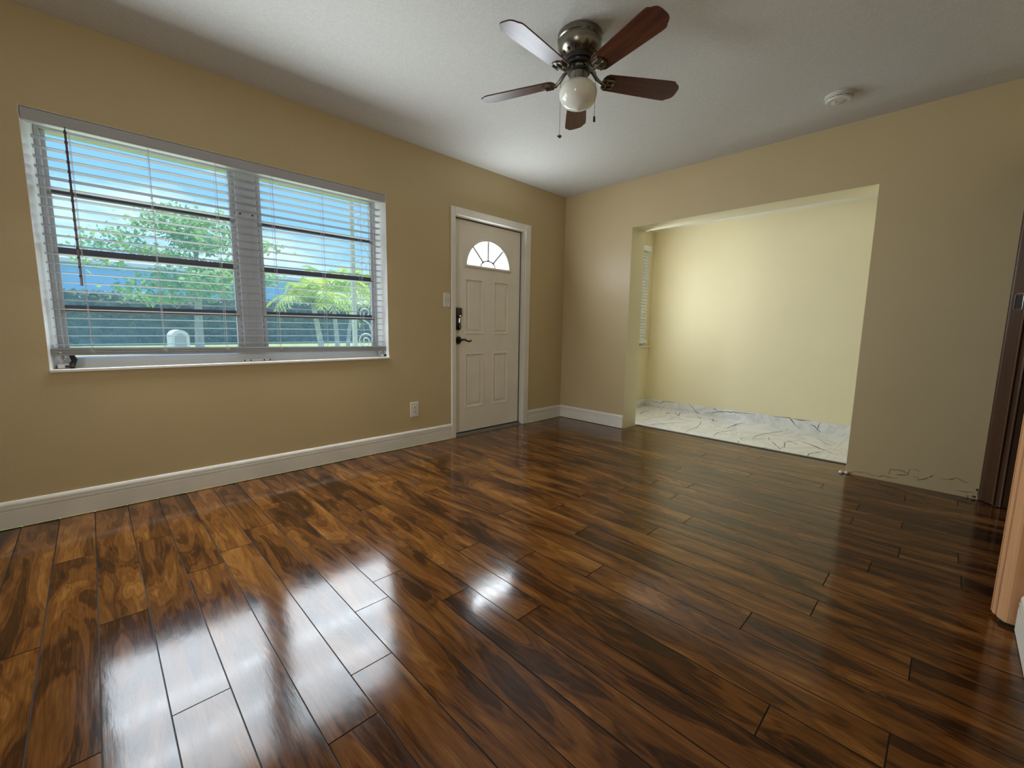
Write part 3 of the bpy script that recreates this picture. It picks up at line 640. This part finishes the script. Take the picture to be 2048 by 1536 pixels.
mb = MB(); mb.lathe([(.003, 0), (.0024, -.0014)], (-1.980, -.007, .323), 10, 0, 'y'); build('screw', mb, 'chrome', t)

# ------------------------------------------------------------------ smoke detector
t = thing('smoke_detector', 'round white smoke detector on the ceiling near the alcove wall', 'smoke detector', (-.492, -2.545, H))
C_ = (-.492, -2.545, H)
mb = MB(); mb.lathe([(.074, 0), (.074, -.010), (.070, -.0125)], C_, 40); build('mounting_ring', mb, 'detector_white', t, 35)
mb = MB(); mb.lathe([(.069, -.0125), (.072, -.0150), (.072, -.0215), (.0655, -.0225), (.0655, -.0255), (.070, -.0265), (.066, -.036), (.050, -.040), (.046, -.0385), (.040, -.0385), (.036, -.041), (.0, -.042)], C_, 40); db = build('body', mb, 'detector_white', t, 35)
mb = MB()
for k in range(10):
    a0 = 2*PI*k/10; P = [(C_[0]+.0662*math.cos(a0+q*.085), C_[1]+.0662*math.sin(a0+q*.085), H-.024) for q in range(6)]
    mb.tube(P, .0016, 5)
build('vent_slot', mb, 'slot_black', db)
mb = MB(); mb.lathe([(.012, -.0395), (.012, -.044), (.009, -.0455)], (C_[0]-.022, C_[1]+.018, H), 20); build('test_button', mb, 'detector_white', t, 35)

# ------------------------------------------------------------------ ceiling fan
fx, fy = -2.058, -1.733
fan = thing('ceiling_fan', 'five blade mahogany ceiling fan with opal globe light and pull chains', 'ceiling fan', (fx, fy, H))
mb = MB(); mb.lathe([(.106, 2.49), (.110, 2.486), (.111, 2.462), (.107, 2.457), (.107, 2.452), (.109, 2.448), (.108, 2.432), (.103, 2.416), (.094, 2.402), (.081, 2.390), (.072, 2.384)], (fx, fy, 0), 56)
for k in range(16):
    a = 2*PI*k/16; mb.tube([(fx+.091*math.cos(a), fy+.091*math.sin(a), 2.3975), (fx+.080*math.cos(a), fy+.080*math.sin(a), 2.3885)], .0045, 6, 1)
mo = build('motor_housing', mb, ['brushed_nickel', 'dark_metal'], fan, 30)
mb = MB(); mb.lathe([(.070, 2.385), (.069, 2.372), (.073, 2.370), (.073, 2.361), (.060, 2.359), (.057, 2.352), (.065, 2.350), (.066, 2.342), (.052, 2.338)], (fx, fy, 0), 48); build('flywheel', mb, 'dark_metal', fan, 30)
mb = MB(); mb.lathe([(.049, 2.345), (.049, 2.322), (.046, 2.312), (.046, 2.266), (.043, 2.262)], (fx, fy, 0), 48); lfit = build('light_fitter', mb, 'brushed_nickel', fan, 30)
mb = MB(); mb.lathe([(.048, 2.323), (.057, 2.322), (.059, 2.318), (.058, 2.312), (.046, 2.309)], (fx, fy, 0), 48); build('fitter_ring', mb, 'dark_metal', lfit, 30)
mb = MB(); mb.lathe([(.0445, 2.270), (.052, 2.267), (.064, 2.263), (.077, 2.256), (.0875, 2.245), (.0940, 2.230), (.0955, 2.213), (.0925, 2.196), (.085, 2.179), (.0725, 2.165), (.055, 2.156), (.035, 2.149), (.017, 2.143), (.006, 2.138), (.0, 2.137)], (fx, fy, 0), 56); build('light_globe', mb, 'opal_glass', fan, 50)
PITCH = math.radians(-12.5); ZB = 2.287
def bl(ang, r, w, h=0.0):
    """point of a blade: r along, w across (pitched), h above its mid plane"""
    ca, sa = math.cos(ang), math.sin(ang)
    ww = w*math.cos(PITCH) - h*math.sin(PITCH); zz = w*math.sin(PITCH) + h*math.cos(PITCH)
    return (fx + r*ca - ww*sa, fy + r*sa + ww*ca, ZB + zz)
half = [(.126, 0.0), (.128, .022), (.136, .040), (.152, .050), (.30, .0570), (.44, .0630), (.485, .0645), (.503, .0635), (.511, .0590), (.517, .0520), (.528, .0465), (.538, .0390), (.544, .0280), (.546, .0140)]
outl = half + [(r, -w) for r, w in reversed(half[1:])]
for k in range(5):
    an = math.radians(39.3 + 72*k)
    mb = MB(); n = len(outl); i = 0
    mb.v = [bl(an, r, w, .003) for r, w in outl] + [bl(an, r, w, -.003) for r, w in outl]
    mb.f = [tuple(range(n)), tuple(reversed(range(n, 2*n)))] + [(q, (q+1) % n, n+(q+1) % n, n+q) for q in range(n)]; mb.m = [0]*(n+2)
    ob = build('blade', mb, 'blade_mahogany', fan); ob.data.transform(Matrix.Rotation(-an, 4, 'Z')); ob.rotation_euler = (0, 0, an)
    mb = MB(); ca, sa = math.cos(an), math.sin(an)
    A = [(fx+.055*ca, fy+.055*sa, 2.338), (fx+.075*ca, fy+.075*sa, 2.325), (fx+.098*ca, fy+.098*sa, 2.296), bl(an, .122, 0, -.010), bl(an, .15, 0, -.008)]
    mb.tube(A, [.010, .010, .0095, .009, .007], 8)
    pl = [(.128, -.020), (.150, -.036), (.178, -.036), (.192, -.022), (.196, 0), (.192, .022), (.178, .036), (.150, .036), (.128, .020)]
    n = len(pl); i = len(mb.v)
    mb.v += [bl(an, r, w, -.0035) for r, w in pl] + [bl(an, r, w, -.0085) for r, w in pl]
    mb.f += [tuple(i+q for q in range(n)), tuple(i+n+q for q in reversed(range(n)))] + [(i+q, i+(q+1) % n, i+n+(q+1) % n, i+n+q) for q in range(n)]; mb.m += [0]*(n+2)
    for w in (-.026, .026): mb.tube([bl(an, .140, w, -.011), bl(an, .182, w, -.011)], .0055, 6)
    mb.tube([bl(an, .125, 0, -.012), bl(an, .178, 0, -.011)], .006, 6)
    ir = build('blade_iron', mb, 'brushed_nickel', fan, 40)
    for r, w in ((.150, -.014), (.150, .014), (.184, 0)): mb = MB(); mb.lathe([(.004, .003), (.004, -.002), (.002, -.0035)], bl(an, r, w, -.010), 8); build('blade_screw', mb, 'chrome', ir)
cr_, sr_ = .715, -.699
def chain(x, y, z0, z1, kind):
    mb = MB(); mb.tube([(fx+(x-fx)*.52, fy+(y-fy)*.52, 2.331), (fx+(x-fx)*.9, fy+(y-fy)*.9, 2.322), (x, y, z0)], .0016, 6); mb.tube([(x, y, z0), (x, y, z1)], .0011, 6)
    o = build('pull_chain', mb, 'dark_metal', fan)
    mb = MB()
    if kind == 'disk': mb.lathe([(.0, -.007), (.008, -.006), (.0125, -.002), (.0125, .002), (.008, .006), (.0, .007)], (x, y, z1-.010), 16)
    else: mb.lathe([(.003, .004), (.0055, 0), (.006, -.016), (.0065, -.021), (.003, -.024)], (x, y, z1), 12)
    build('chain_pull', mb, 'brushed_nickel' if kind == 'disk' else 'dark_metal', o, 40)
chain(fx+.082*cr_-.02, fy+.082*sr_-.02, 2.300, 2.095, 'bar')
chain(fx-.086*cr_+.030, fy-.086*sr_+.030, 2.300, 2.040, 'disk')

# ------------------------------------------------------------------ outdoors
GZ = -0.15
lw = build('lawn', MB().box(-60, 60, 0.2, 90, GZ-.2, GZ), 'lawn_green', props={'kind': 'structure'})
build('roof', MB().box(-7.0, 2.6, -5.4, 1.05, 2.62, 2.74), 'roof_dark', props=ST)  # house roof out of view; overhang added to keep sun out of the room
def leaf_quad(mb, c, size, rnd, flat=0.5):
    n = Vector((rnd.gauss(0, 1), rnd.gauss(0, 1), rnd.gauss(0, 1)+flat*2)).normalized(); a = n.orthogonal().normalized(); a = Matrix.Rotation(rnd.uniform(0, 6.28), 3, n) @ a; b = n.cross(a)
    c = Vector(c); s = size*rnd.uniform(.7, 1.3)
    mb.quad([c-a*s, c+b*s*.5, c+a*s, c-b*s*.5])
rnd = random.Random(5)
def make_tree(x, y, label):
    t = thing('tree', label, 'tree', (x, y, GZ))
    mb = MB(); mb.tube([(x, y, GZ), (x+.02, y, 1.0), (x+.06, y, 1.9), (x+.05, y, 2.5), (x+.1, y, 3.4), (x+.2, y, 4.5)], [.16, .13, .115, .10, .07, .03], 10)
    tips = []
    for k in range(17):
        a = rnd.uniform(0, 6.28); L = rnd.uniform(1.2, 2.7); z0 = rnd.uniform(1.8, 4.0); z1 = z0 + rnd.uniform(.1, .9)
        L *= (1.0 if z1 < 4.2 else .6)
        P = [(x+.06, y, z0), (x+.06+L*.45*math.cos(a), y+L*.45*math.sin(a), z0+(z1-z0)*.6), (x+.06+L*math.cos(a), y+L*math.sin(a), z1)]
        mb.tube(P, [.05, .032, .012], 6); tips += [P[1], P[2], tuple((Vector(P[1])+Vector(P[2]))/2)]
    build('trunk', mb, 'bark_pale', t, 60)
    mb = MB()
    tips += [(x+.2, y, 4.6), (x-.5, y, 4.9), (x+.7, y, 4.8), (x-1.3, y, 4.3), (x+1.3, y, 4.4), (x-2.3, y, 3.5), (x-2.5, y, 3.0), (x-1.9, y, 3.9), (x+2.1, y, 2.7), (x-1.7, y, 2.2), (x-1.0, y, 2.3), (x+.9, y, 2.2)]
    for c in tips:
        for q in range(120):
            d = Vector((rnd.gauss(0, .36), rnd.gauss(0, .36), rnd.gauss(0, .13))); leaf_quad(mb, Vector(c)+d, .095, rnd, .7)
    build('crown', mb, 'tree_leaf', t)
make_tree(-1.12, 16.0, 'spreading leafy street tree with pale trunk seen through the left panes')
def make_palm(x, y, h, lean, label, size=1.0):
    t = thing('palm', label, 'palm', (x, y, GZ), None)
    tx, ty, tz = x+lean, y, h
    mb = MB(); mb.tube([(x, y, GZ), (x+lean*.3, y, GZ+(h-GZ)*.4), (x+lean*.7, y, GZ+(h-GZ)*.75), (tx, ty, tz)], [.075, .060, .052, .045], 9); build('trunk', mb, 'bark_pale', t, 60)
    for k in range(16):
        a = 2*PI*k/16 + rnd.uniform(-.2, .2); L = rnd.uniform(.80, 1.08)*size; el = math.radians(rnd.choice((70, 48, 30, 15, 40, 60)))
        mb = MB(); P = []
        for q in range(9):
            s = q/8; r = L*s; drop = .50*L*s*s*s; P.append(Vector((tx+math.cos(a)*r*math.cos(el)*1.0, ty+math.sin(a)*r*math.cos(el), tz + r*math.sin(el) - drop*1.4)))
        mb.tube(P, [.012*(1-q/9)+.003 for q in range(9)], 5)
        for q in range(1, 9):
            tn = (P[q]-P[q-1]).normalized(); sd_ = tn.cross(Vector((0, 0, 1))).normalized() if abs(tn.z) < .98 else Vector((1, 0, 0))
            for hf in (0, .5):
                base = P[q-1].lerp(P[q], hf)
                for sg in (-1, 1):
                    ln = .36*size*math.sin(PI*(.15+.75*(q+hf)/9)); tip = base + sd_*sg*ln*.75 + tn*ln*.6 + Vector((0, 0, -.10*ln-.05)); w_ = tn*.024*size
                    mb.quad([base-w_, base+w_, (base+tip)/2 + w_*1.2+Vector((0, 0, .02)), tip, (base+tip)/2 - w_*.6+Vector((0, 0, .02))])
        build('frond', mb, 'palm_leaf', t)
make_palm(-0.32, 6.3, 1.48, -.21, 'small yellow-green palm with leaning trunk, first from the window mullion', 1.02)
make_palm(0.88, 8.5, 1.98, -.12, 'tallest yellow-green palm in the middle of the garden clump', 1.42)
make_palm(1.98, 10.6, 2.05, .36, 'yellow-green palm leaning towards the white iron porch post', 1.6)
# hedge
t = thing('hedge', 'long clipped dark green hedge across the street below the pale building', 'hedge', (0, 28, GZ))
mb = MB(); nx, nz = 120, 8; hx0, hx1 = -14, 22
def hp(i, j): 
    x = hx0+(hx1-hx0)*i/nx; z = GZ + 2.62*j/nz; return (x, 28 + .14*math.sin(i*2.1+j*1.7)+.1*math.sin(i*.7-j*2.3), z + (.1*math.sin(i*1.3)+.06*math.sin(i*3.7) if j == nz else 0))
for i in range(nx):
    for j in range(nz): mb.quad([hp(i, j), hp(i+1, j), hp(i+1, j+1), hp(i, j+1)])
    a, b = hp(i, nz), hp(i+1, nz); mb.quad([a, b, (b[0], 30.2, b[2]), (a[0], 30.2, a[2])])
mb.quad([(hx0, 30.2, GZ), (hx1, 30.2, GZ), (hx1, 30.2, 2.5), (hx0, 30.2, 2.5)])
for k in range(9000):
    x = rnd.uniform(hx0, hx1)
    if rnd.random() < .6: c = (x, 27.9+rnd.uniform(-.16, .05), GZ+rnd.uniform(.02, 2.62))
    else: c = (x, rnd.uniform(27.9, 30.2), GZ+2.62+rnd.uniform(-.06, .2))
    leaf_quad(mb, c, .12, rnd, .2)
build('foliage', mb, 'hedge_leaf', t)
t = thing('building', 'pale two storey building with white eave far behind the hedge', 'building', (-3, 42, GZ))
mb = MB(); mb.box(-30, 15, 40, 50, GZ, 5.15); build('wall', mb, 'stucco_shaded', t)
mb = MB(); mb.bbox(-30.3, 15.3, 39.55, 50.5, 5.10, 5.42, .03); build('eave', mb, 'stucco', t)
mb = MB(); mb.prism([(39.6, 5.42), (45, 6.0), (50.4, 5.42)], -30.2, 15.2, 'x'); build('roof', mb, 'stucco', t)
# mailbox
mxx, myy = -3.08, 4.0
t = thing('mailbox', 'white arched mailbox with grey door standing on the front lawn', 'mailbox', (mxx, myy, GZ))
def arch(w, z0, z1, n=14): return [(mxx-w, z0)] + [(mxx-w*math.cos(PI*k/n), z1-w+w*math.sin(PI*k/n)) for k in range(n+1)] + [(mxx+w, z0)]
mb = MB(); mb.prism(arch(.098, .66, .945), myy, myy+.46, 'y'); mb.box(mxx-.108, mxx+.108, myy-.02, myy+.48, .645, .662); bd = build('body', mb, 'white_iron', t)
mb = MB(); mb.prism(arch(.062, .70, .895), myy-.012, myy+.002, 'y'); build('door', mb, 'mailbox_grey', t)
mb = MB(); mb.bbox(mxx-.06, mxx+.06, myy+.10, myy+.22, GZ, .645, .008); build('post', mb, 'white_iron', t)
# wrought-iron porch post
pxx, pyy = -1.64, 1.6
t = thing('porch_post', 'white wrought iron porch post with scrolls seen through the right panes', 'post', (pxx, pyy, GZ))
for x in (pxx-.125, pxx+.11):
    mb = MB(); mb.box(x-.021, x+.021, pyy-.021, pyy+.021, GZ, 2.62); build('upright', mb, 'white_iron', t)
mb = MB(); mb.box(pxx-.15, pxx+.135, pyy-.03, pyy+.03, GZ, GZ+.02); build('base_plate', mb, 'white_iron', t)
def scroll(cx, cz, r, a0, turn, tail, th):
    P = []
    for k in range(30):
        s = k/29; a = a0 + turn*2*PI*1.6*s; rr = r*(1-.82*s); P.append((cx+rr*math.cos(a), pyy, cz+rr*math.sin(a)))
    mb = MB(); mb.tube(list(reversed(P)) + tail, th, 6); build('scroll', mb, 'white_iron', t, 60)
L_, R_ = pxx-.108, pxx+.093
scroll(pxx+.0, 2.19, .098, PI, -1, [(L_+.004, pyy, 2.10), (pxx-.03, pyy, 1.99), (pxx+.05, pyy, 1.87), (R_-.006, pyy, 1.76)], .0055)
scroll(pxx-.01, 1.72, .092, 0, 1, [(R_-.01, pyy, 1.65), (R_-.004, pyy, 1.55), (pxx+.05, pyy, 1.45)], .0055)
scroll(pxx+.01, 1.18, .085, 0, -1, [(R_-.01, pyy, 1.25), (pxx+.02, pyy, 1.36), (L_+.01, pyy, 1.48)], .007)
scroll(pxx+.0, .86, .096, 0, 1, [(R_-.006, pyy, .93), (pxx+.05, pyy, 1.06), (L_+.01, pyy, 1.15)], .008)
scroll(pxx+.0, .36, .096, PI, -1, [(L_+.006, pyy, .46), (pxx, pyy, .58), (R_-.006, pyy, .66)], .008)
